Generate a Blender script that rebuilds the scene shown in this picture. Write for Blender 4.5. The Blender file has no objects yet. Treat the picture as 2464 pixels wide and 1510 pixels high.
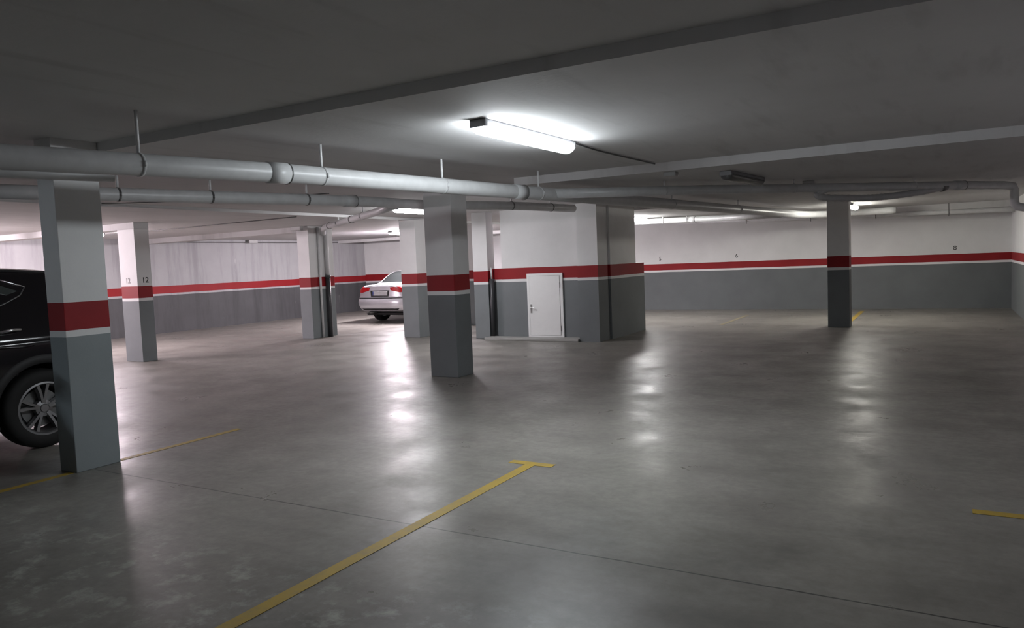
import bpy, bmesh, math, random
from mathutils import Vector, Matrix
from mathutils.bvhtree import BVHTree

random.seed(7)
SC = bpy.context.scene
COL = SC.collection
PI = math.pi

# ------------------------------------------------------------------ helpers
def link(o, parent=None):
    COL.objects.link(o)
    if parent is not None:
        o.parent = parent
    return o

def mesh_obj(name, bm, mat, parent=None, smooth=False, loc=None):
    bmesh.ops.recalc_face_normals(bm, faces=bm.faces[:])
    me = bpy.data.meshes.new(name)
    bm.to_mesh(me)
    bm.free()
    if smooth:
        for p in me.polygons:
            p.use_smooth = True
    if mat is not None:
        me.materials.append(mat)
    o = bpy.data.objects.new(name, me)
    if loc is not None:
        o.location = loc
    return link(o, parent)

def empty(name, loc=(0, 0, 0), rz=0.0):
    o = bpy.data.objects.new(name, None)
    o.location = loc
    o.rotation_euler = (0, 0, rz)
    o.empty_display_size = 0.2
    return link(o)

def tag(o, label=None, cat=None, group=None, kind=None):
    if label: o['label'] = label
    if cat: o['category'] = cat
    if group: o['group'] = group
    if kind: o['kind'] = kind
    return o

def struct(o):
    o['kind'] = 'structure'
    return o

def box(bm, x0, x1, y0, y1, z0, z1, bevel=0.0):
    r = bmesh.ops.create_cube(bm, size=1.0)
    vs = r['verts']
    for v in vs:
        v.co = Vector(((x0 + x1) / 2 + v.co.x * (x1 - x0), (y0 + y1) / 2 + v.co.y * (y1 - y0), (z0 + z1) / 2 + v.co.z * (z1 - z0)))
    if bevel > 0:
        es = list({e for v in vs for e in v.link_edges})
        bmesh.ops.bevel(bm, geom=es, offset=bevel, segments=2, affect='EDGES', profile=0.5)
    return bm

def boxbm(*a, **k):
    return box(bmesh.new(), *a, **k)

def smooth_path(pts, n=10):
    """Catmull-Rom through the points"""
    P = [Vector(p) for p in pts]
    out = []
    for i in range(len(P) - 1):
        p0 = P[max(i - 1, 0)]; p1 = P[i]; p2 = P[i + 1]; p3 = P[min(i + 2, len(P) - 1)]
        for k in range(n):
            t = k / n
            out.append(0.5 * ((2 * p1) + (-p0 + p2) * t + (2 * p0 - 5 * p1 + 4 * p2 - p3) * t * t + (-p0 + 3 * p1 - 3 * p2 + p3) * t ** 3))
    out.append(P[-1])
    return out

def tube(bm, pts, r, seg=20, caps=True, rfun=None):
    P = [Vector(p) for p in pts]
    rings = []
    up = Vector((0, 0, 1))
    for i, p in enumerate(P):
        if i == 0: d = P[1] - P[0]
        elif i == len(P) - 1: d = P[-1] - P[-2]
        else: d = (P[i + 1] - P[i]).normalized() + (P[i] - P[i - 1]).normalized()
        d.normalize()
        a = up if abs(d.dot(up)) < 0.95 else Vector((1, 0, 0))
        u = d.cross(a).normalized(); w = u.cross(d).normalized()
        k = 1.0
        if 0 < i < len(P) - 1:
            c = (P[i + 1] - P[i]).normalized().dot((P[i] - P[i - 1]).normalized())
            k = 1 / max(0.5, math.sqrt((1 + c) / 2))
        rr = rfun(i / (len(P) - 1)) if rfun else r
        rings.append([bm.verts.new(p + (u * math.cos(2 * PI * j / seg) + w * math.sin(2 * PI * j / seg)) * rr * (k if not rfun else 1)) for j in range(seg)])
    for a, b in zip(rings, rings[1:]):
        for j in range(seg):
            bm.faces.new((a[j], a[(j + 1) % seg], b[(j + 1) % seg], b[j]))
    if caps:
        bm.faces.new(rings[0][::-1]); bm.faces.new(rings[-1])
    return bm

def lathe(bm, prof, axis='x', center=(0, 0, 0), seg=48, closed=False):
    """profile of (radius, offset along the axis) turned about the axis"""
    c = Vector(center)
    rings = []
    for r, h in prof:
        ring = []
        for j in range(seg):
            a = 2 * PI * j / seg
            if axis == 'x': q = Vector((h, r * math.cos(a), r * math.sin(a)))
            elif axis == 'y': q = Vector((r * math.cos(a), h, r * math.sin(a)))
            else: q = Vector((r * math.cos(a), r * math.sin(a), h))
            ring.append(bm.verts.new(c + q))
        rings.append(ring)
    pairs = list(zip(rings, rings[1:]))
    if closed: pairs.append((rings[-1], rings[0]))
    for a, b in pairs:
        for j in range(seg):
            bm.faces.new((a[j], a[(j + 1) % seg], b[(j + 1) % seg], b[j]))
    if not closed:
        for ring in (rings[0], rings[-1]):
            if (ring[0].co - ring[seg // 2].co).length > 1e-3:
                try: bm.faces.new(ring)
                except ValueError: pass
    return bm

def along(pts, s):
    """point and direction at arc length s on a polyline"""
    P = [Vector(p) for p in pts]
    for a, b in zip(P, P[1:]):
        L = (b - a).length
        if s <= L:
            return a + (b - a) * (s / L), (b - a).normalized()
        s -= L
    return P[-1].copy(), (P[-1] - P[-2]).normalized()

# ------------------------------------------------------------------ materials
def new_mat(name):
    m = bpy.data.materials.new(name)
    m.use_nodes = True
    nt = m.node_tree
    b = nt.nodes['Principled BSDF']
    return m, nt, b

def nd(nt, t, **kw):
    n = nt.nodes.new(t)
    for k, v in kw.items():
        setattr(n, k, v)
    return n

def mixc(nt, fac, a, b):
    n = nd(nt, 'ShaderNodeMix', data_type='RGBA')
    for sock, v in ((n.inputs[0], fac), (n.inputs[6], a), (n.inputs[7], b)):
        if hasattr(v, 'is_output') or isinstance(v, bpy.types.NodeSocket): nt.links.new(v, sock)
        elif isinstance(v, (int, float)): sock.default_value = v
        else: sock.default_value = (*v, 1)
    return n.outputs[2]

def math_n(nt, op, a, b=None, clamp=False):
    n = nd(nt, 'ShaderNodeMath', operation=op, use_clamp=clamp)
    for s, v in ((n.inputs[0], a), (n.inputs[1], b)):
        if v is None: continue
        if isinstance(v, bpy.types.NodeSocket): nt.links.new(v, s)
        else: s.default_value = v
    return n.outputs[0]

def noise(nt, vec, scale, detail=4, rough=0.55, mapping=None):
    n = nd(nt, 'ShaderNodeTexNoise')
    n.inputs['Scale'].default_value = scale
    n.inputs['Detail'].default_value = detail
    n.inputs['Roughness'].default_value = rough
    if mapping:
        mp = nd(nt, 'ShaderNodeMapping')
        mp.inputs['Scale'].default_value = mapping
        nt.links.new(vec, mp.inputs['Vector'])
        vec = mp.outputs[0]
    nt.links.new(vec, n.inputs['Vector'])
    return n.outputs['Fac']

def ramp(nt, fac, lo, hi, a=0.0, b=1.0):
    n = nd(nt, 'ShaderNodeMapRange')
    n.inputs[1].default_value = lo; n.inputs[2].default_value = hi
    n.inputs[3].default_value = a; n.inputs[4].default_value = b
    nt.links.new(fac, n.inputs[0])
    return n.outputs[0]

def bump(nt, b, h, strength, dist=0.01):
    n = nd(nt, 'ShaderNodeBump')
    n.inputs['Strength'].default_value = strength
    n.inputs['Distance'].default_value = dist
    nt.links.new(h, n.inputs['Height'])
    nt.links.new(n.outputs[0], b.inputs['Normal'])

def plain(name, col, rough=0.5, metal=0.0, spec=0.5, vary=0.06, coat=0.0, nscale=9.0):
    m, nt, b = new_mat(name)
    g = nd(nt, 'ShaderNodeTexCoord').outputs['Object']
    f = noise(nt, g, nscale, 3)
    c = mixc(nt, ramp(nt, f, 0.3, 0.7), [x * (1 - vary) for x in col], [min(1, x * (1 + vary)) for x in col])
    nt.links.new(c, b.inputs['Base Color'])
    b.inputs['Roughness'].default_value = rough
    b.inputs['Metallic'].default_value = metal
    b.inputs['Specular IOR Level'].default_value = spec
    b.inputs['Coat Weight'].default_value = coat
    b.inputs['Coat Roughness'].default_value = 0.05
    return m

def emis(name, col, strength):
    m, nt, b = new_mat(name)
    b.inputs['Base Color'].default_value = (0.8, 0.8, 0.8, 1)
    b.inputs['Emission Color'].default_value = (*col, 1)
    b.inputs['Emission Strength'].default_value = strength
    b.inputs['Roughness'].default_value = 0.3
    return m

WHITE = (0.70, 0.70, 0.70)
GREY = (0.186, 0.202, 0.210)
RED = (0.245, 0.009, 0.013)

def banded(name, zt, zm, zb, streak=0.0, white=WHITE, grey=GREY):
    """painted wall: grey dado, thin white line, red band, white above; heights in world metres"""
    m, nt, b = new_mat(name)
    geo = nd(nt, 'ShaderNodeNewGeometry')
    pos = geo.outputs['Position']
    sep = nd(nt, 'ShaderNodeSeparateXYZ'); nt.links.new(pos, sep.inputs[0])
    wob = noise(nt, pos, 3.0, 2)
    z = math_n(nt, 'ADD', sep.outputs[2], math_n(nt, 'MULTIPLY', math_n(nt, 'SUBTRACT', wob, 0.5), 0.008))
    blot = ramp(nt, noise(nt, pos, 1.6, 5, 0.6), 0.3, 0.7)
    cw = mixc(nt, blot, [x * 0.93 for x in white], [x * 1.03 for x in white])
    cg = mixc(nt, blot, [x * 0.92 for x in grey], [x * 1.07 for x in grey])
    cr = mixc(nt, blot, [x * 0.9 for x in RED], [x * 1.08 for x in RED])
    if streak > 0:
        st = noise(nt, pos, 1.0, 6, 0.7, mapping=(3.2, 3.2, 0.30))
        cw = mixc(nt, math_n(nt, 'MULTIPLY', ramp(nt, st, 0.48, 0.66), streak), cw, (0.25, 0.247, 0.257))
        cg = mixc(nt, math_n(nt, 'MULTIPLY', ramp(nt, st, 0.46, 0.70), streak), cg, (0.045, 0.045, 0.048))
        st2 = noise(nt, pos, 1.0, 4, 0.6, mapping=(9.0, 9.0, 1.3))
        sc = ramp(nt, st2, 0.70, 0.76)
        cw = mixc(nt, math_n(nt, 'MULTIPLY', sc, 0.8), cw, (0.62, 0.62, 0.61))
        cg = mixc(nt, math_n(nt, 'MULTIPLY', sc, 0.7), cg, (0.26, 0.26, 0.26))
    c = mixc(nt, math_n(nt, 'GREATER_THAN', z, zb), cg, cw)
    c = mixc(nt, math_n(nt, 'GREATER_THAN', z, zm), c, cr)
    c = mixc(nt, math_n(nt, 'GREATER_THAN', z, zt), c, cw)
    nt.links.new(c, b.inputs['Base Color'])
    b.inputs['Roughness'].default_value = 0.6
    b.inputs['Specular IOR Level'].default_value = 0.3
    bump(nt, b, noise(nt, pos, 60, 3), 0.15, 0.004)
    return m

def ceiling_mat():
    m, nt, b = new_mat('ceiling_plaster')
    pos = nd(nt, 'ShaderNodeNewGeometry').outputs['Position']
    f = ramp(nt, noise(nt, pos, 0.7, 5, 0.6), 0.3, 0.7)
    c = mixc(nt, f, (0.55, 0.545, 0.545), (0.62, 0.615, 0.615))
    g = noise(nt, pos, 1.0, 4, 0.6, mapping=(5.0, 0.8, 1))
    c = mixc(nt, math_n(nt, 'MULTIPLY', ramp(nt, g, 0.55, 0.75), 0.35), c, (0.36, 0.355, 0.35))
    nt.links.new(c, b.inputs['Base Color'])
    b.inputs['Roughness'].default_value = 0.8
    b.inputs['Specular IOR Level'].default_value = 0.2
    bump(nt, b, noise(nt, pos, 25, 4), 0.2, 0.006)
    return m

def floor_mat():
    m, nt, b = new_mat('polished_concrete')
    pos = nd(nt, 'ShaderNodeNewGeometry').outputs['Position']
    sep = nd(nt, 'ShaderNodeSeparateXYZ'); nt.links.new(pos, sep.inputs[0])
    n1 = ramp(nt, noise(nt, pos, 0.55, 5, 0.6), 0.34, 0.66)
    n2 = ramp(nt, noise(nt, pos, 2.6, 6, 0.65), 0.38, 0.64)
    n3 = ramp(nt, noise(nt, pos, 14, 5, 0.7), 0.35, 0.65)
    c = mixc(nt, n1, (0.142, 0.133, 0.119), (0.250, 0.237, 0.213))
    c = mixc(nt, math_n(nt, 'MULTIPLY', n2, 0.6), c, (0.28, 0.265, 0.238))
    c = mixc(nt, math_n(nt, 'MULTIPLY', n3, 0.36), c, (0.125, 0.119, 0.110))
    # swirl marks of the power float and tyre scuffs
    sw = noise(nt, pos, 1.0, 4, 0.6, mapping=(1.2, 7.0, 1))
    c = mixc(nt, math_n(nt, 'MULTIPLY', ramp(nt, sw, 0.48, 0.78), 0.35), c, (0.115, 0.110, 0.102))
    # dark specks
    sp = noise(nt, pos, 11.0, 2, 0.5)
    c = mixc(nt, math_n(nt, 'MULTIPLY', ramp(nt, sp, 0.79, 0.84), 0.30), c, (0.05, 0.05, 0.05))
    # bare, worn patch near the ramp edge
    d = math_n(nt, 'SUBTRACT', sep.outputs[1], 2.75)
    near = ramp(nt, d, -0.1, 0.25, 1.0, 0.0)
    wp = ramp(nt, noise(nt, pos, 5.5, 6, 0.7), 0.52, 0.68)
    c = mixc(nt, math_n(nt, 'MULTIPLY', math_n(nt, 'MULTIPLY', near, wp), 0.7), c, (0.42, 0.43, 0.38))
    # saw-cut joint across the bay
    j = math_n(nt, 'ABSOLUTE', math_n(nt, 'SUBTRACT', math_n(nt, 'ADD', sep.outputs[1], math_n(nt, 'MULTIPLY', math_n(nt, 'SUBTRACT', noise(nt, pos, 2.5, 2), 0.5), 0.012)), 3.615))
    jm = math_n(nt, 'MULTIPLY', math_n(nt, 'LESS_THAN', j, 0.006), math_n(nt, 'GREATER_THAN', sep.outputs[0], -6.2))
    c = mixc(nt, math_n(nt, 'MULTIPLY', jm, 0.85), c, (0.03, 0.03, 0.03))
    nt.links.new(c, b.inputs['Base Color'])
    r = math_n(nt, 'ADD', ramp(nt, noise(nt, pos, 1.5, 3, 0.5), 0.30, 0.72, 0.25, 0.47), math_n(nt, 'MULTIPLY', n3, 0.06))
    nt.links.new(r, b.inputs['Roughness'])
    b.inputs['Specular IOR Level'].default_value = 0.42
    h = math_n(nt, 'ADD', noise(nt, pos, 3.2, 4, 0.6), math_n(nt, 'MULTIPLY', noise(nt, pos, 22, 3), 0.15))
    bump(nt, b, h, 0.17, 0.012)
    return m

def line_mat():
    m, nt, b = new_mat('worn_yellow_paint')
    pos = nd(nt, 'ShaderNodeNewGeometry').outputs['Position']
    f = ramp(nt, noise(nt, pos, 9, 6, 0.7), 0.45, 0.72)
    c = mixc(nt, math_n(nt, 'MULTIPLY', f, 0.6), (0.40, 0.27, 0.032), (0.24, 0.20, 0.11))
    nt.links.new(c, b.inputs['Base Color'])
    b.inputs['Roughness'].default_value = 0.5
    return m

M = {}
M['ceil'] = ceiling_mat()
M['line_faint'] = plain('faded_yellow_paint', (0.27, 0.235, 0.15), 0.5, vary=0.12)
M['floor'] = floor_mat()
M['line'] = line_mat()
M['pvc'] = plain('painted_pipe', (0.56, 0.565, 0.57), 0.38)
M['clamp'] = plain('galvanised_clamp', (0.20, 0.20, 0.20), 0.45, 0.6)
M['rod'] = plain('painted_rod', (0.70, 0.70, 0.70), 0.5)
M['dark_pipe'] = plain('dark_conduit', (0.035, 0.036, 0.04), 0.4)
M['hose'] = plain('grey_flexible_hose', (0.50, 0.50, 0.505), 0.6)
M['cable'] = plain('cable_sheath', (0.11, 0.11, 0.11), 0.6)
M['housing'] = plain('lamp_housing_plastic', (0.22, 0.22, 0.23), 0.45)
M['lens_off'] = plain('unlit_diffuser', (0.10, 0.10, 0.10), 0.25)
M['doorpaint'] = plain('white_door_paint', (0.82, 0.82, 0.82), 0.4, vary=0.015)
M['steel'] = plain('brushed_steel', (0.5, 0.5, 0.5), 0.3, 0.9)
M['gap'] = plain('door_gap_shade', (0.06, 0.06, 0.06), 0.7)
M['kerb'] = plain('kerb_concrete', (0.34, 0.335, 0.32), 0.6, nscale=4)
M['stencil'] = plain('black_stencil_paint', (0.012, 0.012, 0.012), 0.6)
M['stencil_faint'] = plain('faded_stencil_paint', (0.26, 0.25, 0.25), 0.6)
M['suv'] = plain('black_car_paint', (0.009, 0.008, 0.010), 0.13, 0.0, 0.45, 0.02, 0.0)
M['silver'] = plain('silver_car_paint', (0.56, 0.56, 0.60), 0.32, 0.45, 0.5, 0.02, 0.6)
M['glass'] = plain('tinted_car_glass', (0.012, 0.014, 0.014), 0.12, 0.0, 0.2, 0.02)
M['glass2'] = plain('grey_green_car_glass', (0.055, 0.068, 0.066), 0.08, 0.0, 0.6, 0.02)
M['trim'] = plain('black_plastic_trim', (0.012, 0.012, 0.013), 0.6)
M['rubber'] = plain('tyre_rubber', (0.010, 0.010, 0.010), 0.75)
M['alloy'] = plain('alloy_wheel', (0.30, 0.30, 0.31), 0.32, 0.85)
M['chrome'] = plain('chrome_trim', (0.62, 0.62, 0.64), 0.12, 1.0)
M['taillight'] = plain('red_tail_light', (0.46, 0.004, 0.008), 0.35, 0.0, 0.25, 0.15, 0.0, 30)
M['plate'] = plain('plate_white', (0.50, 0.50, 0.52), 0.4)
M['plateblue'] = plain('plate_blue', (0.05, 0.07, 0.22), 0.4)
M['wallbox'] = plain('plastic_box', (0.42, 0.42, 0.42), 0.5)

LAMP = 1.0
M['tube_cool'] = emis('lit_diffuser_cool', (0.90, 0.96, 1.0), 88.0 * LAMP)
M['tube_second'] = emis('lit_diffuser_second', (0.97, 0.97, 1.0), 86.0 * LAMP)
M['tube_white'] = emis('lit_diffuser_white', (1.0, 0.985, 0.97), 165.0 * LAMP)
M['tube_warm'] = emis('lit_diffuser_warm', (1.0, 0.97, 0.88), 98.0 * LAMP)
M['tube_pink'] = emis('lit_diffuser_pinkish', (1.0, 0.86, 0.93), 680.0 * LAMP)
M['tube_pink_near'] = emis('lit_diffuser_pinkish_short', (1.0, 0.86, 0.93), 340.0 * LAMP)
M['tube_far'] = emis('lit_diffuser_far', (1.0, 0.90, 0.96), 720.0 * LAMP)
M['tube_blue'] = emis('lit_diffuser_bluish', (0.80, 0.91, 1.0), 310.0 * LAMP)

# ------------------------------------------------------------------ the garage shell
ZA, ZB, ZC, ZD = 2.75, 2.67, 2.57, 2.62          # ceiling levels
XL, XR, YN, YF, YFL = -19.0, 1.46, -9.0, 21.65, 22.0

struct(mesh_obj('floor', boxbm(XL - 0.2, XR + 0.2, YN - 0.2, YFL + 0.2, -0.2, 0.0), M['floor']))

for x0, x1, y0, y1, z in ((XL - 0.2, XR + 0.2, YN - 0.2, 3.87, ZA), (-10.3, XR + 0.2, 3.87, 8.45, ZB), (-10.3, -4.75, 8.45, 15.3, ZB), (-10.3, -8.25, 15.3, YFL + 0.2, ZB),
                          (-8.25, -4.75, 15.3, YFL + 0.2, 2.60), (-4.75, XR + 0.2, 8.45, YFL + 0.2, ZC), (XL - 0.2, -10.3, 3.87, YFL + 0.2, ZD)):
    struct(mesh_obj('ceiling', boxbm(x0, x1, y0, y1, z, 3.0), M['ceil']))

# dropped ceiling beams, a pillar capital, and one unseen beam added to block light
def beam(x0, x1, y0, y1, z0, z1, name='ceiling_beam'):
    return struct(mesh_obj(name, boxbm(x0, x1, y0, y1, z0, z1), M['ceil']))
beam(XL, XR, -1.30, -1.0, 2.60, ZA)  # unseen, added to keep the bluish lamp's light off the ceiling step
beam(XL, -13.05, 8.70, 9.00, 2.50, ZD)
beam(-6.455, -6.22, 3.48, 3.865, 2.66, ZA)  # capital of the large near pillar, in ceiling colour so it shows less
beam(XL, -13.11, 12.85, 13.25, 2.49, ZD)
beam(XL, -10.3, 20.6, 21.0, 2.52, ZD)
beam(-3.0, XR, 20.75, 21.65, 2.42, ZC)

B_FAR = (1.36, 1.175, 1.12)
B_LEFT = (1.32, 1.11, 1.055)
B_CORE = (1.475, 1.245, 1.19)
M['w_far'] = banded('wall_paint_far', *B_FAR, grey=(0.135, 0.146, 0.150))  # dado grey darkened to stand in for deeper shade on these walls
M['w_left'] = banded('wall_paint_streaked', *B_LEFT, streak=0.75, white=(0.37, 0.37, 0.38), grey=(0.078, 0.079, 0.083))  # streaked paint, its base tones also darkened to offset strong lamp light
M['w_end'] = banded('wall_paint_end', 1.345, 1.10, 1.04)
M['w_core'] = banded('wall_paint_core', *B_CORE, grey=(0.165, 0.178, 0.185))
M['p_std'] = banded('pillar_paint', 1.43, 1.205, 1.15)
M['p_near'] = banded('pillar_paint_near', 1.415, 1.185, 1.132, grey=(0.235, 0.262, 0.272))  # dado grey lightened and blued to stand in for light on this pillar
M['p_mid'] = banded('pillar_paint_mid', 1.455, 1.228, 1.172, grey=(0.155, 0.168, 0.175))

wall_right = struct(mesh_obj('wall_right', boxbm(XR, XR + 0.2, YN, YF, 0, 3.0), M['w_far']))
wall_back = struct(mesh_obj('wall_back', boxbm(-8.2, XR + 0.2, YF, YF + 0.2, 0, 3.0), M['w_far']))
struct(mesh_obj('wall_back_left', boxbm(XL - 0.2, -8.2, YFL, YFL + 0.2, 0, 3.0), M['w_end']))
struct(mesh_obj('wall_left', boxbm(XL - 0.2, XL, YN, YFL, 0, 3.0), M['w_left']))
struct(mesh_obj('wall_front', boxbm(XL - 0.2, XR + 0.2, YN - 0.2, YN, 0, 3.0), M['w_far']))

# service room with the small white door
bm = bmesh.new()
box(bm, -7.98, -6.13, 13.52, 13.72, 0, ZB)
box(bm, -6.13, -5.70, 13.27, 13.80, 0, ZB)         # pilaster at the corner
box(bm, -5.95, -5.66, 13.80, 15.22, 0, ZB)         # side wall
box(bm, -7.98, -7.80, 13.72, 15.22, 0, ZB)
box(bm, -7.80, -5.95, 15.04, 15.22, 0, ZB)
struct(mesh_obj('wall_service_room', bm, M['w_core']))
struct(mesh_obj('wall_low_side', boxbm(-5.86, -5.66, 15.22, 15.72, 0, 1.475), M['w_core']))
struct(mesh_obj('wall_low_gap', boxbm(-8.30, -7.98, 13.60, 13.72, 0, 1.475), M['w_core']))
mesh_obj('trim_1', boxbm(-8.28, -6.13, 13.20, 13.52, 0, 0.055, bevel=0.008), M['kerb'])['kind'] = 'structure'

# door in the service room wall
dy = 13.52
door = struct(empty('door_1', (-6.975, dy, 0.055)))
def dbm(x0, x1, y0, y1, z0, z1, bev=0.004): return boxbm(x0, x1, y0, y1, z0, z1, bevel=bev)
bm = bmesh.new()
box(bm, -0.405, -0.355, -0.03, 0.0, 0, 1.295); box(bm, 0.345, 0.405, -0.03, 0.0, 0, 1.295)
box(bm, -0.355, 0.345, -0.03, 0.0, 1.245, 1.295); box(bm, -0.355, 0.345, -0.03, 0.0, 0, 0.03)
mesh_obj('door_frame', bm, M['doorpaint'], door)
mesh_obj('door_gap', boxbm(-0.355, 0.345, -0.008, -0.001, 0.03, 1.245), M['gap'], door)  # dark sheet behind the leaf, stands in for shade in the gap
leaf = mesh_obj('door_leaf', dbm(-0.351, 0.337, -0.034, -0.008, 0.034, 1.241), M['doorpaint'], door)
for hz in (0.18, 1.05):
    mesh_obj('hinge', tube(bmesh.new(), [(0.341, -0.036, hz - 0.05), (0.341, -0.036, hz + 0.05)], 0.009, 10), M['steel'], door)
bm = bmesh.new()
box(bm, -0.335, -0.300, -0.042, -0.034, 0.49, 0.67, bevel=0.003)
tube(bm, [(-0.317, -0.042, 0.60), (-0.317, -0.085, 0.60)], 0.009, 10)
tube(bm, [(-0.317, -0.082, 0.60), (-0.215, -0.082, 0.597)], 0.009, 10)
mesh_obj('door_handle', bm, M['steel'], door)

# ------------------------------------------------------------------ pillars
def pillar(x0, x1, y0, y1, mat, label, ztop):
    o = mesh_obj('pillar', boxbm(0, x1 - x0, 0, y1 - y0, 0, ztop, bevel=0.006), M[mat], loc=(x0, y0, 0))
    tag(o, label, 'pillar', 'banded concrete pillars', 'thing')
    return o
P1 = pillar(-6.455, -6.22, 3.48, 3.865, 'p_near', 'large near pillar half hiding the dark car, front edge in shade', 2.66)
P2 = pillar(-13.56, -13.05, 8.70, 9.00, 'p_std', 'pillar stencilled with a 12, standing behind the large near pillar', 2.50)
P3 = pillar(-13.10, -12.74, 12.82, 13.62, 'p_std', 'pillar with vertical drain pipes on its side, left of the silver car', ZD)
P4 = pillar(-10.55, -10.11, 13.42, 13.85, 'p_std', 'slim pillar directly in front of the silver car', ZD)
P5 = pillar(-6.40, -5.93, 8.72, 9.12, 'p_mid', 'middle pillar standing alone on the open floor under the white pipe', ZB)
P6 = pillar(-8.66, -8.30, 13.48, 13.76, 'p_std', 'pillar with a black pipe at its edge, left of the white door', ZB)
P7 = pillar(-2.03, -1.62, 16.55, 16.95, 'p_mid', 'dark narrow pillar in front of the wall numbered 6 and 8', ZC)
P8 = pillar(-11.4, -10.45, 16.45, 16.85, 'p_std', 'pillar mostly hidden behind the middle pillar, beside the silver car', ZD)

# painted numbers
def number(txt, size, parent, loc, rot, mat='stencil'):
    cu = bpy.data.curves.new('num', 'FONT')
    cu.body = txt; cu.size = size; cu.align_x = 'CENTER'; cu.align_y = 'CENTER'; cu.extrude = 0.0015; cu.offset = size * 0.012
    tmp = bpy.data.objects.new('num_tmp', cu)
    COL.objects.link(tmp)
    dg = bpy.context.evaluated_depsgraph_get()
    me = bpy.data.meshes.new_from_object(tmp.evaluated_get(dg))
    bpy.data.objects.remove(tmp, do_unlink=True)
    # stencil bridges: cut thin horizontal gaps as in the photographed stencil digits
    bm = bmesh.new(); bm.from_mesh(me)
    cuts = []
    for zz in (-0.006, 0.006):
        geom = bm.verts[:] + bm.edges[:] + bm.faces[:]
        bmesh.ops.bisect_plane(bm, geom=geom, plane_co=(0, zz * size / 0.1, 0), plane_no=(0, 1, 0))
    dead = [f for f in bm.faces if abs(f.calc_center_median().y) < 0.005 * size / 0.1]
    if txt in ('8', '5', '6'):
        bmesh.ops.delete(bm, geom=dead, context='FACES')
    bm.to_mesh(me); bm.free()
    me.materials.clear(); me.materials.append(M[mat])
    o = bpy.data.objects.new('painted_number', me)
    link(o, parent)
    o.location = Vector(loc) - (parent.location if parent else Vector())
    o.rotation_euler = rot
    return o
R_SOUTH = (PI / 2, 0, 0)
R_EAST = (PI / 2, 0, PI / 2)
number('12', 0.145, P2, (-13.0485, 8.86, 1.535), R_EAST)
number('12', 0.145, P2, (-13.34, 8.6985, 1.535), R_SOUTH, 'stencil_faint')
number('5', 0.15, wall_back, (-7.28, YF - 0.0015, 1.515), R_SOUTH)
number('6', 0.15, wall_back, (-5.04, YF - 0.0015, 1.515), R_SOUTH)
number('8', 0.15, wall_back, (0.29, YF - 0.0015, 1.505), R_SOUTH)

# ------------------------------------------------------------------ floor markings
def marking(rects, label, mat='line'):
    bm = bmesh.new()
    x, y = rects[0][0], rects[0][2]
    for x0, x1, y0, y1 in rects:
        box(bm, x0 - x, x1 - x, y0 - y, y1 - y, 0.0, 0.002)
    o = mesh_obj('parking_line', bm, M[mat], loc=(x, y, 0.0005))
    tag(o, label, 'parking line', 'yellow bay lines on the floor', 'thing')
marking([(-2.86, -2.775, -0.5, 5.08), (-3.01, -2.63, 5.08, 5.165)], 'long yellow T-ended bay line running up the middle of the floor')
marking([(-6.315, -6.245, 0.2, 3.47), (-6.315, -6.245, 3.89, 5.19)], 'thin yellow bay line running out from the foot of the large near pillar')
marking([(0.66, 0.74, -0.5, 5.12), (0.16, 0.92, 5.12, 5.20)], 'yellow T-ended bay line close to the wall at right')
marking([(-1.80, -1.70, 17.2, 20.9)], 'yellow bay line behind the dark narrow pillar')
marking([(-4.36, -4.27, 16.9, 19.6)], 'faint yellow bay line in front of the wall numbered 5 and 6', 'line_faint')

# ------------------------------------------------------------------ fluorescent lamps
def half_trough(L, w, h, r_end=0.03):
    """rounded diffuser hanging below z=0, along y from 0 to L"""
    bm = bmesh.new()
    prof = []
    for k in range(13):
        a = PI * k / 12
        prof.append((math.cos(a), -abs(math.sin(a)) ** 0.75))
    stations = [(0.0, 0.72), (0.012, 0.9), (0.035, 1.0), (L - 0.035, 1.0), (L - 0.012, 0.9), (L, 0.72)]
    rings = []
    for y, s in stations:
        rings.append([bm.verts.new((px * w / 2 * (0.55 + 0.45 * s), y, pz * h * s)) for px, pz in prof])
    for a, b in zip(rings, rings[1:]):
        for j in range(len(prof) - 1):
            bm.faces.new((a[j], a[j + 1], b[j + 1], b[j]))
        bm.faces.new((a[-1], a[0], b[0], b[-1]))
    bm.faces.new(rings[0]); bm.faces.new(rings[-1][::-1])
    return bm

def lamp(x, y0, L, zc, mat, label, rz=0.0):
    t = empty('batten_lamp', (x, y0, zc), rz)
    tag(t, label, 'lamp', 'ceiling batten lamps')
    bm = bmesh.new()
    box(bm, -0.068, 0.068, 0.0, L, -0.045, 0.0, bevel=0.010)
    mesh_obj('housing', bm, M['housing'], t)
    mesh_obj('diffuser', half_trough(L - 0.03, 0.150, 0.072), M[mat], t, True, loc=(0, 0.015, -0.040))
    for yy in (0.0, L):
        s = 1 if yy == 0 else -1
        mesh_obj('end_cap', boxbm(-0.073, 0.073, min(yy - 0.006 * s, yy + 0.035 * s), max(yy - 0.006 * s, yy + 0.035 * s), -0.062, -0.002, bevel=0.008), M['housing'], t)
    return t
lamp(-2.99, 4.80, 1.50, ZB, 'tube_cool', 'bright tube lamp on the ceiling above the middle of the floor', -0.025)
lamp(-8.42, 10.62, 1.52, ZB, 'tube_second', 'lit tube lamp half hidden behind the top of the middle pillar')
lamp(-6.62, 17.35, 1.20, 2.60, 'tube_white', 'lit tube lamp showing past the service room corner')
lamp(-1.70, 17.55, 1.25, ZC, 'tube_warm', 'lit tube lamp peeking out beside the dark narrow pillar')
lamp(-2.20, 8.98, 1.28, ZC, 'lens_off', 'unlit dark tube lamp on the ceiling, right of the white pipe', -0.10)
lamp(-16.6, 5.6, 1.52, ZD, 'tube_pink', 'lit tube lamp on the ceiling beside the streaked wall')
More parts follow.
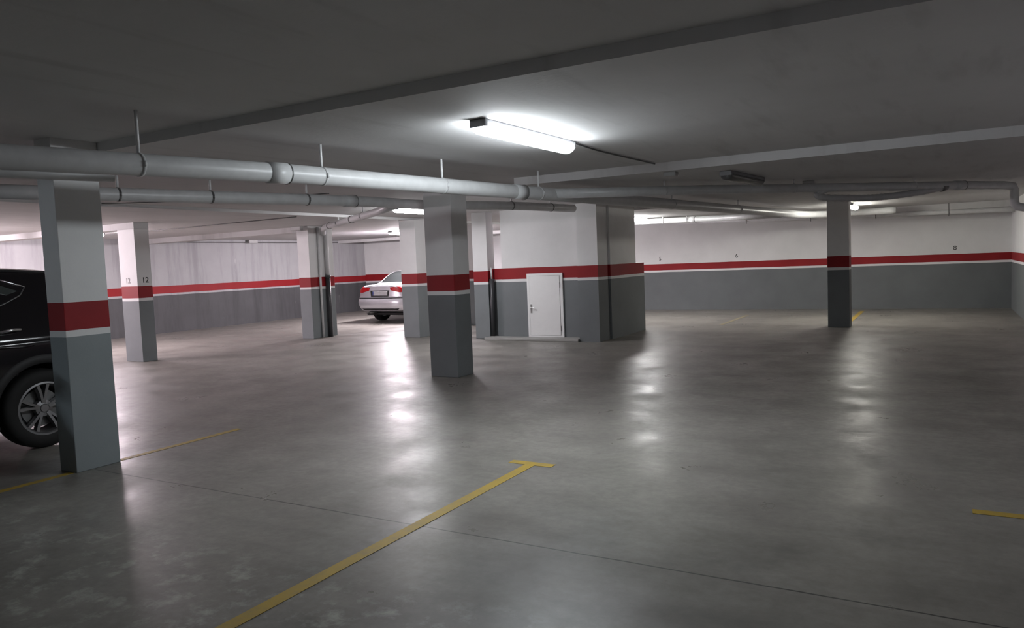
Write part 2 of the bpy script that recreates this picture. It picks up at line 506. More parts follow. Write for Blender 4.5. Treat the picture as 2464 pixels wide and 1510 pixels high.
lamp(-16.2, 9.16, 0.9, ZD, 'tube_pink_near', 'short lit tube lamp hidden behind the large near pillar')
lamp(-10.3, -4.3, 1.3, ZA, 'tube_blue', 'lit tube lamp on the ceiling behind the dark car')
lamp(-13.5, 16.75, 1.52, ZD, 'tube_far', 'lit tube lamp above the silver car, only its end showing past a pillar')

# ------------------------------------------------------------------ pipes
def clamp_ring(p, d, r, w=0.03, mat='clamp', name='clamp', parent=None, rod_to=None, t=0.006):
    bm = bmesh.new()
    tube(bm, [p - d * w / 2, p + d * w / 2], r + t, 24)
    side = d.cross(Vector((0, 0, 1))).normalized()
    q = p + side * (r + t)
    tube(bm, [q - Vector((0, 0, 0.02)), q + Vector((0, 0, 0.02))], 0.011, 8)
    return mesh_obj(name, bm, M[mat], parent, True)

def pipe(pts, r, label, rods=(), couplings=(), zceil=ZB, mat='pvc', rodr=0.012, clampmat='pvc', cat='pipe', group='ceiling drain pipes'):
    o = mesh_obj('drain_pipe', tube(bmesh.new(), pts, r, 28), M[mat], None, True)
    tag(o, label, cat, group)
    for s in rods:
        s, zc = s if isinstance(s, tuple) else (s, zceil)
        p, d = along(pts, s)
        mesh_obj('hanger_rod', tube(bmesh.new(), [(p.x, p.y, p.z + r * 0.9), (p.x, p.y, zc + 0.005)], rodr, 10), M['rod'], o, True)
        clamp_ring(p, d, r, 0.022, 'pvc' if clampmat == 'pvc' else clampmat, 'clamp', o, t=0.004)
    for s in couplings:
        p, d = along(pts, s)
        bm = bmesh.new()
        tube(bm, [p - d * 0.10, p + d * 0.085], r + 0.007, 28)
        mesh_obj('coupling', bm, M['pvc'], o, True)
        mesh_obj('coupling_seal', tube(bmesh.new(), [p + d * 0.083, p + d * 0.093], r + 0.010, 28), M['clamp'], o, True)
    return o

def S_at(pts, y):
    s = 0
    P = [Vector(p) for p in pts]
    for a, b in zip(P, P[1:]):
        if min(a.y, b.y) <= y <= max(a.y, b.y):
            return s + (b - a).length * (y - a.y) / (b.y - a.y)
        s += (b - a).length
    return s

main = [(-5.22, 0.4, 2.325), (-4.94, 2.47, 2.36), (-4.67, 4.55, 2.40), (-3.06, 15.6, 2.40), (-2.93, 17.0, 2.41), (-2.80, 18.6, 2.43), (-2.40, 19.5, 2.445), (-1.6, 19.75, 2.45), (-0.92, 19.75, 2.45)]
main_s = [main[0], main[1], main[2], main[3]] + smooth_path(main[3:], 4)[1:]
pipe(main_s, 0.079, 'thick white pipe crossing the ceiling in front of the pillars',
     rods=[(S_at(main_s, 3.3), ZA), S_at(main_s, 4.86), S_at(main_s, 6.35), S_at(main_s, 8.0), (S_at(main_s, 11.5), ZC), (S_at(main_s, 14.2), ZC)],
     couplings=[S_at(main_s, 4.42), S_at(main_s, 7.62)])
p2 = [(-7.95, 2.4, 2.43), (-7.36, 4.66, 2.452), (-6.93, 6.75, 2.478), (-6.72, 8.0, 2.49), (-6.74, 9.35, 2.515), (-6.2, 10.9, 2.53), (-5.93, 12.75, 2.545)]
p2 = [p2[0], p2[1]] + smooth_path(p2[1:], 4)[1:]
pipe(p2, 0.070, 'second white pipe, running behind the middle pillar to the service room',
     rods=[S_at(p2, 4.75), S_at(p2, 5.72), S_at(p2, 6.95), S_at(p2, 10.9), S_at(p2, 12.0)], couplings=[S_at(p2, 7.6)], clampmat='clamp')
pl = [(-6.75, 1.4, 2.44), (-6.0, 2.98, 2.41), (-5.69, 3.66, 2.40)]
pipe(pl, 0.043, 'short white pipe stub ending over the large near pillar', rods=[(1.2, ZA)])
br = [(-12.62, 13.25, 2.10), (-12.62, 13.2, 2.45), (-12.5, 13.08, 2.53), (-11.6, 12.2, 2.52), (-9.23, 10.43, 2.49), (-7.6, 9.22, 2.475), (-6.78, 8.55, 2.485)]
pipe(br[1:], 0.060, 'white branch pipe slanting from the pillar with drain pipes to the second pipe', rods=[3.0, 5.2], couplings=[1.9, 4.2])
bd = [(-4.13, 8.25, 2.41), (-2.70, 9.97, 2.45), (-1.34, 11.39, 2.455), (0.18, 12.87, 2.46), (0.80, 13.60, 2.46)]
bd2 = bd + [(0.93, 13.72, 2.44), (0.96, 13.75, 2.38), (0.96, 13.75, 2.18), (1.0, 13.75, 2.13), (1.08, 13.75, 2.11), (XR - 0.01, 13.75, 2.11)]
pipe(bd2, 0.060, 'grey branch pipe slanting across the dark ceiling to the wall at right', rods=[(1.6, ZC), (3.6, ZC), (5.6, ZC)], zceil=ZC, couplings=[6.4])
far = [(-7.6, 18.55, 2.50), (-6.45, 18.72, 2.50), (-5.59, 18.95, 2.495), (-4.3, 18.1, 2.44), (-3.0, 16.9, 2.385)]
pipe(far, 0.070, 'brightly lit white pipe beside the service room corner', rods=[(1.4, 2.60), (2.0, 2.60)], couplings=[2.25])
wl = [(-6.4, 20.55, 2.50), (-2.5, 20.55, 2.41), (1.2, 20.55, 2.34), (1.44, 20.55, 2.335)]
o = pipe(wl, 0.055, 'long thin pipe along the wall numbered 5, 6 and 8', zceil=ZC)
for s in (1.9, 3.5, 5.0, 6.55):
    p, d = along(wl, s)
    bm = bmesh.new()
    tube(bm, [p + Vector((0, 0, ZC - p.z)), p + Vector((0, -0.058, 0.0)), p + Vector((0, -0.055, -0.06)), p + Vector((0, 0.0, -0.085))], 0.008, 8)
    mesh_obj('hanger_hook', bm, M['cable'], o, True)

# flexible hose sagging from the branch pipe
hz = smooth_path([(-1.40, 11.33, 2.43), (-1.50, 11.23, 2.37), (-1.42, 11.31, 2.32), (-1.09, 11.63, 2.305), (-0.85, 11.87, 2.305), (-0.6, 12.11, 2.325), (-0.24, 12.46, 2.375), (0.0, 12.70, 2.43)], 14)
o = mesh_obj('flexible_hose', tube(bmesh.new(), hz, 0.05, 18, rfun=lambda t: 0.046 + 0.003 * math.sin(t * 420)), M['hose'], None, True)
tag(o, 'grey corrugated hose sagging under the branch pipe above the dark narrow pillar', 'hose')
d = (Vector(bd[2]) - Vector(bd[1])).normalized()
mesh_obj('hose_collar', tube(bmesh.new(), [Vector((0.02, 12.72, 2.44)) - Vector((.03, .03, .01)), Vector((0.05, 12.75, 2.45))], 0.064, 18), M['clamp'], o, True)
o = mesh_obj('junction_box', boxbm(-0.08, 0.08, -0.05, 0.05, -0.06, 0.0, bevel=0.006), M['wallbox'], loc=(-1.62, 11.35, ZC))
tag(o, 'small grey box fixed to the ceiling beside the branch pipe and hose', 'junction box')

# small pipes and boxes in the corner by the right wall
o = mesh_obj('wall_box', boxbm(-0.10, 0.0, -0.14, 0.14, -0.07, 0.07, bevel=0.01), M['wallbox'], loc=(XR, 13.2, 2.40))
tag(o, 'small white box high on the wall at right by the pipe elbow', 'junction box')
mesh_obj('box_lid', boxbm(-0.112, -0.10, -0.12, 0.12, -0.055, 0.055, bevel=0.004), M['rod'], o)
cq = [(XR - 0.05, 15.0, ZC - 0.03), (XR - 0.05, 14.4, ZC - 0.03), (XR - 0.05, 14.35, ZC - 0.08), (XR - 0.05, 14.35, 2.12), (XR - 0.01, 14.35, 2.08)]
o = mesh_obj('elbow_pipe', tube(bmesh.new(), cq, 0.05, 18), M['pvc'], None, True)
tag(o, 'white elbow pipe dropping down the wall at right', 'pipe')

# vertical pipes on the pillars
o = mesh_obj('conduit_pipe', tube(bmesh.new(), [(-12.70, 13.10, 0.0), (-12.70, 13.10, 2.6)], 0.028, 14), M['pvc'], None, True)
tag(o, 'thin painted conduit up the side of the pillar left of the silver car', 'conduit')
o = mesh_obj('down_pipe', tube(bmesh.new(), [(-12.67, 13.32, 0.0), (-12.67, 13.32, 1.44)], 0.055, 18), M['dark_pipe'], None, True)
tag(o, 'dark lower down pipe on the pillar left of the silver car', 'pipe')
mesh_obj('pipe_collar', tube(bmesh.new(), [(-12.67, 13.32, 1.40), (-12.67, 13.32, 1.46)], 0.065, 18), M['dark_pipe'], o, True)
mesh_obj('upper_pipe', tube(bmesh.new(), [(-12.67, 13.32, 1.46), (-12.67, 13.32, 2.6)], 0.048, 18), M['pvc'], o, True)
o = mesh_obj('down_pipe', tube(bmesh.new(), [(-8.235, 13.52, 0.055), (-8.235, 13.52, 1.26)], 0.05, 18), M['dark_pipe'], None, True)
tag(o, 'black down pipe between a pillar and the low wall, left of the white door', 'pipe')
mesh_obj('upper_pipe', tube(bmesh.new(), [(-8.235, 13.52, 1.26), (-8.235, 13.52, 1.50)], 0.018, 12), M['pvc'], o, True)

# cables along the ceiling
def cable(pts, label, r=0.008, n=8):
    o = mesh_obj('ceiling_cable', tube(bmesh.new(), smooth_path(pts, n), r, 8), M['cable'], None, True)
    tag(o, label, 'cable', 'cables along the ceiling')
cable([(-2.90, 6.22, ZB - 0.012), (-2.93, 7.0, ZB - 0.012), (-2.88, 8.0, ZB - 0.012), (-2.86, 8.40, ZB - 0.012)], 'thin cable running along the ceiling from the bright tube lamp')
o = mesh_obj('junction_box', boxbm(-0.07, 0.07, -0.07, 0.07, -0.05, 0.0, bevel=0.008), M['wallbox'], loc=(-2.74, 8.62, ZC))
tag(o, 'small junction box at the end of the cable on the lit ceiling step', 'junction box')
cable([(-10.28, 6.4, ZB - 0.015), (-8.6, 7.2, ZB - 0.05), (-7.4, 7.9, ZB - 0.015)], 'slack cable looping across the ceiling behind the second white pipe', 0.007)
cable([(-18.8, 10.6, ZD - 0.012), (-15, 10.55, ZD - 0.012), (-10.5, 10.3, ZD - 0.012)], 'straight cable across the far left ceiling bay', 0.009)
cable([(-18.92, 13.3, 2.555), (-18.92, 16, 2.545), (-18.92, 20.5, 2.55)], 'cable along the top of the streaked wall', 0.014)
for (x, y, lab) in ((-18.86, 16.6, 'small white emergency light at the top of the streaked wall'),):
    o = mesh_obj('emergency_light', boxbm(-0.10, 0.06, -0.17, 0.17, -0.05, 0.05, bevel=0.015), M['wallbox'], loc=(x - 0.04, y, ZD - 0.05))
    tag(o, lab, 'light')
o = mesh_obj('emergency_light', boxbm(-0.16, 0.16, -0.05, 0.05, -0.05, 0.05, bevel=0.015), M['wallbox'], loc=(-12.95, 12.69, ZD - 0.05))
tag(o, 'small white fitting at the top of the pillar with drain pipes', 'light')

# ------------------------------------------------------------------ cars
def crom(p0, p1, p2, p3, t):
    return 0.5 * ((2 * p1) + (-p0 + p2) * t + (2 * p0 - 5 * p1 + 4 * p2 - p3) * t * t + (-p0 + 3 * p1 - 3 * p2 + p3) * t ** 3)

def interp_table(tab, y):
    """monotone-ish interpolation of a table of rows [y, a, b, ...]"""
    if y <= tab[0][0]: return tab[0][1:]
    if y >= tab[-1][0]: return tab[-1][1:]
    for i in range(len(tab) - 1):
        if tab[i][0] <= y <= tab[i + 1][0]:
            h = tab[i + 1][0] - tab[i][0]
            t = (y - tab[i][0]) / h
            out = []
            for k in range(1, len(tab[0])):
                p1 = tab[i][k]; p2 = tab[i + 1][k]
                def slope(j):
                    if j <= 0 or j >= len(tab) - 1: return 0.0 if j else (tab[1][k] - tab[0][k]) / (tab[1][0] - tab[0][0])
                    a = (tab[j][k] - tab[j - 1][k]) / (tab[j][0] - tab[j - 1][0])
                    b = (tab[j + 1][k] - tab[j][k]) / (tab[j + 1][0] - tab[j][0])
                    return 0.0 if a * b <= 0 else 2 * a * b / (a + b)
                m1, m2 = slope(i), slope(i + 1)
                t2, t3 = t * t, t * t * t
                out.append((2 * t3 - 3 * t2 + 1) * p1 + (t3 - 2 * t2 + t) * h * m1 + (-2 * t3 + 3 * t2) * p2 + (t3 - t2) * h * m2)
            return out

def car_body(tab, deform=None, nprof=5, step=0.05):
    """tab rows: y, zb, zmid, zbelt, ztop, w_rocker, w_mid, w_belt, w_roof"""
    L = tab[-1][0]
    ys = [0.0]
    while ys[-1] < L - 1e-6:
        dl = min(ys[-1], L - ys[-1])
        ys.append(min(L, ys[-1] + (0.02 if dl < 0.25 else step)))
    bm = bmesh.new()
    rings = []
    flat = []
    for y in ys:
        zb, zm, zl, zt, wr, wm, wb, wt = interp_table(tab, y)
        ctrl = [(0.0, zb), (wr * 0.6, zb), (wr * 0.93, zb + 0.012), (wr, zb + 0.07), (wm, zm), (wb + 0.012, zl - 0.06), (wb, zl),
                (wb - (wb - wt) * 0.12, zl + (zt - zl) * 0.13), (wt + 0.035, zt - (zt - zl) * 0.20), (wt - 0.02, zt - (zt - zl) * 0.075), (wt * 0.72, zt - (zt - zl) * 0.02 - 0.004), (wt * 0.36, zt), (0.0, zt + 0.002)]
        half = []
        for i in range(len(ctrl) - 1):
            p0 = ctrl[i - 1] if i else (-ctrl[1][0], ctrl[1][1])
            p3 = ctrl[i + 2] if i + 2 < len(ctrl) else (-ctrl[-2][0], ctrl[-2][1])
            for k in range(nprof):
                t = k / nprof
                half.append((crom(p0[0], ctrl[i][0], ctrl[i + 1][0], p3[0], t), crom(p0[1], ctrl[i][1], ctrl[i + 1][1], p3[1], t)))
        half.append(ctrl[-1])
        full = half + [(-x, z) for x, z in half[-2:0:-1]]
        ring = []
        for x, z in full:
            p = Vector((x, y, z))
            if deform: p = deform(p, L)
            ring.append(bm.verts.new(p))
        rings.append(ring)
        flat.append([Vector((x, y, z)) for x, z in full])
    n = len(rings[0])
    for a, b in zip(rings, rings[1:]):
        for j in range(n):
            bm.faces.new((a[j], a[(j + 1) % n], b[(j + 1) % n], b[j]))
    # end caps as concentric rings
    for ring, fl in ((rings[0], flat[0]), (rings[-1], flat[-1])):
        c = sum(fl, Vector()) / n
        prev = ring
        for s in (0.93, 0.86, 0.79, 0.72, 0.65, 0.58, 0.5, 0.42, 0.34, 0.26, 0.18, 0.1, 0.04):
            cur = []
            for v in fl:
                p = c + (v - c) * s
                if deform: p = deform(p, L)
                cur.append(bm.verts.new(p))
            for j in range(n):
                bm.faces.new((prev[j], prev[(j + 1) % n], cur[(j + 1) % n], cur[j]))
            prev = cur
        bm.faces.new(prev)
    bmesh.ops.recalc_face_normals(bm, faces=bm.faces[:])
    return bm

class Skin:
    """lays thin patches on a car body by casting rays"""
    def __init__(self, bm, length):
        self.t = BVHTree.FromBMesh(bm)
        self.L = length
    def hit(self, mode, a, b):
        if mode == 'left': o, d = Vector((-3, a, b)), Vector((1, 0, 0))
        elif mode == 'right': o, d = Vector((3, a, b)), Vector((-1, 0, 0))
        elif mode == 'rear': o, d = Vector((a, -2, b)), Vector((0, 1, 0))
        elif mode == 'front': o, d = Vector((a, self.L + 2, b)), Vector((0, -1, 0))
        elif mode == 'top': o, d = Vector((a, b, 4)), Vector((0, 0, -1))
        elif mode == 'rearcorner':      # a: bearing seen from the car's centre line, b: height
            c = Vector((0, 1.0, b)); d0 = Vector((math.sin(a), -math.cos(a), 0))
            o, d = c + d0 * 3, -d0
        loc, nor, i, dist = self.t.ray_cast(o, d)
        if loc is None: return None
        if nor.dot(d) > 0: nor = -nor
        return loc, nor
    def patch(self, name, mode, outline, mat, parent, off=0.006, rings=7, sub=6, thick=0.006):
        P = [Vector(p) for p in outline]
        pts = []
        for i in range(len(P)):
            a, b = P[i], P[(i + 1) % len(P)]
            for k in range(sub): pts.append(a.lerp(b, k / sub))
        c = sum(pts, Vector((0, 0))) / len(pts)
        bm = bmesh.new()
        grid = []
        for r in range(rings):
            s = 1 - r / rings
            row = []
            for p in pts:
                q = c + (p - c) * s
                h = self.hit(mode, q.x, q.y)
                row.append(None if h is None else bm.verts.new(h[0] + h[1] * (off if r or True else 0)))
            grid.append(row)
        n = len(pts)
        hc = self.hit(mode, c.x, c.y)
        for a, b in zip(grid, grid[1:]):
            for j in range(n):
                f = [a[j], a[(j + 1) % n], b[(j + 1) % n], b[j]]
                if None not in f: bm.faces.new(f)
        if hc:
            vc = bm.verts.new(hc[0] + hc[1] * off)
            for j in range(n):
                f = [grid[-1][j], grid[-1][(j + 1) % n], vc]
                if None not in f: bm.faces.new(f)
        # rim folded back onto the body so the patch has thickness
        low = []
        for j, p in enumerate(pts):
            h = self.hit(mode, p.x, p.y)
            low.append(None if h is None else bm.verts.new(h[0] - h[1] * thick))
        for j in range(n):
            f = [grid[0][j], low[j], low[(j + 1) % n], grid[0][(j + 1) % n]]
            if None not in f: bm.faces.new(f)
        return mesh_obj(name, bm, mat, parent, True)
    def strip(self, name, mode, pts, w, mat, parent, off=0.008):
        bm = bmesh.new()
        P = []
        for p in pts:
            h = self.hit(mode, *p)
            if h: P.append(h[0] + h[1] * off * 0.4)
        tube(bm, P, w, 10)
        return mesh_obj(name, bm, mat, parent, True)

def cut_arches(bm, ys, zc, r):
    dead = []
    for f in bm.faces:
        c = f.calc_center_median()
        for y in ys:
            if (c.y - y) ** 2 + (c.z - zc) ** 2 < r * r and abs(c.x) > 0.45 and c.z < zc + r:
                dead.append(f); break
    bmesh.ops.delete(bm, geom=dead, context='FACES')

def arch(parent, x, y, zc, r0, r1, s, mat, width, liner=True):
    """wheel arch lip on side s (+1/-1) plus the dark liner behind it"""
    bm = bmesh.new()
    seg = 40
    a0, a1 = -0.28, PI + 0.28
    prof = [(r0, -0.10), (r0, 0.006), (r0 + 0.008, 0.014), (r1 - 0.012, 0.012), (r1, -0.004), (r1, -width)]
    rows = []
    for i in range(seg + 1):
        a = a0 + (a1 - a0) * i / seg
        row = []
        for r, h in prof:
            row.append(bm.verts.new((x * s + h * s, y + r * math.cos(a), max(0.16, zc + r * math.sin(a)))))
        rows.append(row)
    for a, b in zip(rows, rows[1:]):
        for j in range(len(prof) - 1):
            bm.faces.new((a[j], a[j + 1], b[j + 1], b[j]))
    mesh_obj('wheel_arch', bm, mat, parent, True)
    bm = bmesh.new()
    rows = []
    for i in range(seg + 1):
        a = a0 + (a1 - a0) * i / seg
        rows.append([bm.verts.new((x * s - 0.02 * s, y + (r0 + 0.004) * math.cos(a), max(0.16, zc + (r0 + 0.004) * math.sin(a)))),
                     bm.verts.new((x * s - 0.36 * s, y + (r0 + 0.004) * math.cos(a), max(0.16, zc + (r0 + 0.004) * math.sin(a))))])
    for a, b in zip(rows, rows[1:]):
        bm.faces.new((a[0], a[1], b[1], b[0]))
    ring = [r[1] for r in rows]
    bm.faces.new(ring)
    mesh_obj('arch_liner', bm, M['trim'], parent, True)

def wheel(parent, x, y, R, rimR, s, nsp, twin, tw=0.215):
    """tyre with an alloy rim; outer face looks to side s; x is the outer face"""
    R0 = rimR
    h = tw / 2
    prof = [(R0 - 0.005, h * 0.86), (R0 + 0.012, h * 0.97), (R0 + (R - R0) * 0.55, h * 1.0), (R - 0.022, h * 0.90), (R - 0.004, h * 0.70), (R, h * 0.4), (R, -h * 0.4), (R - 0.004, -h * 0.7), (R - 0.022, -h * 0.9), (R0 + (R - R0) * 0.55, -h), (R0, -h * 0.9), (R0 - 0.02, -h * 0.8), (R0 - 0.02, h * 0.7)]
    w = mesh_obj('wheel', lathe(bmesh.new(), prof, 'x', seg=64, closed=True), M['rubber'], parent, True, loc=((x - h) * s, y, R))
    bm = bmesh.new()
    # barrel and lip
    lathe(bm, [(R0 + 0.004, h * 0.80), (R0 + 0.006, h * 0.95), (R0 - 0.010, h * 0.97), (R0 - 0.020, h * 0.85), (R0 - 0.030, h * 0.5), (R0 - 0.035, -h * 0.8), (R0 - 0.02, -h * 0.8), (R0 - 0.012, h * 0.4)], 'x', seg=64, closed=True)
    # hub
    lathe(bm, [(0.001, h * 0.74), (0.034, h * 0.74), (0.040, h * 0.66), (0.075, h * 0.60), (0.08, h * 0.2)], 'x', seg=32)
    for k in range(nsp):
        a = 2 * PI * k / nsp + 0.35
        for q in ((-1, 1) if twin else (0,)):
            # spoke: a tapered box from the hub to the rim
            ai = a + q * 0.11; ao = a + q * (0.20 if twin else 0)
            ri, ro = 0.045, R0 - 0.012
            wi, wo = (0.016, 0.021) if twin else (0.028, 0.036)
            vs = []
            for rr, aa, ww, x0, x1 in ((ri, ai, wi, h * 0.30, h * 0.68), ((ri + ro) / 2, (ai + ao) / 2, (wi + wo) / 2 * 0.85, h * 0.34, h * 0.78), (ro, ao, wo, h * 0.45, h * 0.86)):
                c = Vector((0, rr * math.cos(aa), rr * math.sin(aa)))
                t = Vector((0, -math.sin(aa), math.cos(aa)))
                vs.append([bm.verts.new(c + t * ww + Vector((x0, 0, 0))), bm.verts.new(c + t * ww * 0.7 + Vector((x1, 0, 0))), bm.verts.new(c - t * ww * 0.7 + Vector((x1, 0, 0))), bm.verts.new(c - t * ww + Vector((x0, 0, 0)))])
            for A, B in zip(vs, vs[1:]):
                for j in range(4):
                    bm.faces.new((A[j], A[(j + 1) % 4], B[(j + 1) % 4], B[j]))
            bm.faces.new(vs[0]); bm.faces.new(vs[-1][::-1])
    rim = mesh_obj('alloy_rim', bm, M['alloy'], w)
    mesh_obj('brake_disc', lathe(bmesh.new(), [(0.001, h * 0.05), (R0 * 0.72, h * 0.05), (R0 * 0.72, -h * 0.12), (0.001, -h * 0.12)], 'x', seg=40), M['clamp'], w)
    if s < 0:
        w.rotation_euler = (0, 0, PI)
    return w

def mirror_part(parent, s, x, y, z, mat):
    bm = bmesh.new()
    bmesh.ops.create_uvsphere(bm, u_segments=20, v_segments=12, radius=1.0)
    for v in bm.verts:
        v.co = Vector((v.co.x * 0.105, v.co.y * (0.075 if v.co.y > 0 else 0.03), v.co.z * 0.068))
    tube(bm, [(-0.05 * s, 0, -0.05), (-0.16 * s, 0.01, -0.10)], 0.02, 8)
    return mesh_obj('wing_mirror', bm, mat, parent, True, loc=(x * s, y, z))

# ---- silver sedan
def sedan_deform(p, L):
    y, z = p.y, p.z
    w = max(0.0, 1 - y / 0.55)
    if w > 0:
        dy = 0.10 * max(0.0, z - 0.62)                         # boot lid leans forward
        if 0.40 < z < 0.70: dy -= 0.055 * math.sin(PI * (z - 0.40) / 0.30) ** 0.5    # bumper stands proud
        dy += 0.16 * max(0.0, 0.40 - z)
        dy += 0.16 * (abs(p.x) / 0.9) ** 4                     # rear is rounded in plan
        p.y += dy * w * w
    w = max(0.0, 1 - (L - y) / 0.6)
    if w > 0:
        p.y -= w * w * (0.26 * (abs(p.x) / 0.9) ** 3 + 0.12 * max(0.0, z - 0.6))
    return p

def build_sedan(loc, rz):
    S = 1.04
    root = empty('sedan_car', loc, rz)
    tag(root, 'silver saloon car parked nose in, red tail lights facing out', 'car')
    tab = [  # y, zb, zmid, zbelt, ztop, w_rocker, w_mid, w_belt, w_roof
        [0.00, 0.35, 0.58, 0.90, 1.025, 0.74, 0.82, 0.78, 0.60],
        [0.10, 0.33, 0.58, 0.93, 1.055, 0.80, 0.87, 0.815, 0.62],
        [0.35, 0.30, 0.58, 0.95, 1.065, 0.84, 0.895, 0.835, 0.64],
        [0.55, 0.24, 0.58, 0.955, 1.075, 0.855, 0.90, 0.845, 0.62],
        [0.72, 0.23, 0.58, 0.955, 1.115, 0.86, 0.90, 0.845, 0.60],
        [1.00, 0.22, 0.58, 0.95, 1.295, 0.86, 0.90, 0.845, 0.57],
        [1.32, 0.22, 0.58, 0.945, 1.425, 0.86, 0.90, 0.84, 0.565],
        [1.80, 0.22, 0.57, 0.94, 1.462, 0.86, 0.90, 0.84, 0.575],
        [2.30, 0.22, 0.57, 0.93, 1.475, 0.86, 0.90, 0.84, 0.58],
        [2.80, 0.22, 0.56, 0.92, 1.430, 0.86, 0.90, 0.835, 0.57],
        [3.10, 0.22, 0.56, 0.91, 1.300, 0.86, 0.90, 0.83, 0.58],
        [3.50, 0.22, 0.55, 0.90, 1.045, 0.86, 0.895, 0.82, 0.62],
        [3.95, 0.22, 0.55, 0.87, 0.960, 0.85, 0.885, 0.80, 0.62],
        [4.40, 0.24, 0.53, 0.80, 0.870, 0.80, 0.86, 0.75, 0.58],
        [4.62, 0.28, 0.50, 0.70, 0.760, 0.72, 0.78, 0.68, 0.50],
    ]
    bm = car_body(tab, sedan_deform)
    L = tab[-1][0]
    sk = Skin(bm, L)
    wy = (0.98, 3.62); R = 0.325
    side_x = 0.90
    cut_arches(bm, wy, R, 0.365)
    body = mesh_obj('body', bm, M['silver'], root, True)
    body.data.polygons.foreach_set('use_smooth', [True] * len(body.data.polygons))
    for y in wy:
        for s in (1, -1):
            arch(root, 0.895, y, R, 0.345, 0.395, s, M['silver'], 0.05)
            wheel(root, 0.885, y, R, 0.215, s, 10, False, 0.235)
    # glass
    sk.patch('rear_window', 'top', [(-0.54, 0.70), (0.54, 0.70), (0.50, 1.0), (0.46, 1.27), (0.2, 1.31), (-0.2, 1.31), (-0.46, 1.27), (-0.50, 1.0)], M['glass'], root, 0.004)
    sk.patch('windscreen', 'top', [(-0.47, 2.88), (0.47, 2.88), (0.52, 3.15), (0.56, 3.42), (-0.56, 3.42), (-0.52, 3.15)], M['glass'], root, 0.004)
    for m in ('left', 'right'):
        sk.patch('side_window', m, [(1.10, 1.03), (1.60, 1.02), (1.98, 1.02), (1.98, 1.36), (1.58, 1.34), (1.30, 1.24)], M['glass'], root, 0.004)
        sk.patch('side_window', m, [(2.06, 1.02), (2.60, 1.01), (3.05, 1.00), (2.98, 1.12), (2.72, 1.31), (2.40, 1.37), (2.06, 1.37)], M['glass'], root, 0.004)
        sk.strip('door_handle', m, [(1.62, 0.90), (1.72, 0.905), (1.82, 0.90)], 0.014, M['silver'], root, 0.03)
        sk.strip('door_handle', m, [(2.62, 0.88), (2.72, 0.885), (2.82, 0.88)], 0.014, M['silver'], root, 0.03)
        sk.strip('side_moulding', m, [(1.45, 0.56), (2.2, 0.56), (3.1, 0.55)], 0.012, M['trim'], root, 0.0)
    for s in (1, -1):
        mirror_part(root, s, 0.93, 2.95, 1.03, M['silver'])
    # tail lights wrap round the corner
    for s in (1, -1):
        o = sk.patch('tail_light', 'rearcorner', [(s * 0.36, 0.985), (s * 0.55, 1.005), (s * 0.80, 1.0), (s * 1.02, 0.955), (s * 1.08, 0.90), (s * 0.98, 0.855), (s * 0.62, 0.845), (s * 0.38, 0.905)], M['taillight'], root, 0.010)
        sk.patch('reversing_lens', 'rearcorner', [(s * 0.44, 0.935), (s * 0.62, 0.94), (s * 0.62, 0.90), (s * 0.46, 0.905)], M['plate'], o, 0.014, 3, 3) if False else None
    # boot lid lines, plate, bumper
    o = sk.patch('plate_recess', 'rear', [(-0.34, 0.905), (0.34, 0.905), (0.31, 0.735), (-0.31, 0.735)], M['trim'], root, 0.001)
    pr = sk.patch('number_plate', 'rear', [(-0.26, 0.875), (0.27, 0.875), (0.27, 0.765), (-0.26, 0.765)], M['plate'], root, 0.007)
    sk.patch('plate_band', 'rear', [(-0.26, 0.873), (-0.215, 0.873), (-0.215, 0.767), (-0.26, 0.767)], M['plateblue'], pr, 0.010, 3, 3)
    sk.strip('plate_trim', 'rear', [(-0.30, 0.745), (0.0, 0.745), (0.30, 0.745)], 0.010, M['trim'], root)
    sk.strip('bumper_line', 'rearcorner', [(a * 0.1, 0.695) for a in range(-11, 12)], 0.014, M['trim'], root, 0.0)
    sk.strip('boot_lip', 'rear', [(x * 0.06, 1.045 - 0.0006 * x * x) for x in range(-10, 11)], 0.010, M['silver'], root)
    sk.patch('lower_valance', 'rear', [(-0.66, 0.41), (0.66, 0.41), (0.60, 0.365), (-0.60, 0.365)], M['trim'], root, 0.006)
    for s in (-0.55, -0.45):
        mesh_obj('exhaust_pipe', tube(bmesh.new(), [(s, 0.10, 0.285), (s, 0.5, 0.285)], 0.028, 14), M['clamp'], root, True)
    # aerial and rear shelf items
    h = sk.hit('top', 0.0, 1.62)
    mesh_obj('aerial', tube(bmesh.new(), [h[0], h[0] + Vector((0, -0.05, 0.085))], 0.006, 8), M['trim'], root, True)
    bmu = bmesh.new()
    box(bmu, -0.80, 0.80, 0.35, 4.2, 0.20, 0.27, bevel=0.03)
    mesh_obj('underbody', bmu, M['trim'], root)
    # front lights
    for s in (1, -1):
        sk.patch('headlight', 'front', [(s * 0.42, 0.66), (s * 0.64, 0.70), (s * 0.72, 0.68), (s * 0.70, 0.60), (s * 0.44, 0.58)], M['glass2'], root, 0.008)
    sk.patch('grille', 'front', [(-0.26, 0.68), (0.26, 0.68), (0.20, 0.40), (-0.20, 0.40)], M['trim'], root, 0.006)
    root.scale = (S, S, S)
    return root
build_sedan((-13.94, 16.68, 0), math.radians(-1))

# ---- dark SUV
def suv_deform(p, L):
    y, z = p.y, p.z
    w = max(0.0, 1 - y / 0.6)
    if w > 0:
        dy = 0.30 * max(0.0, z - 1.05) + 0.20 * max(0.0, 0.45 - z)
        dy += 0.20 * (abs(p.x) / 0.9) ** 4
        p.y += dy * w * w
    w = max(0.0, 1 - (L - y) / 0.6)
    if w > 0:
        p.y -= w * w * (0.24 * (abs(p.x) / 0.9) ** 3)
    return p

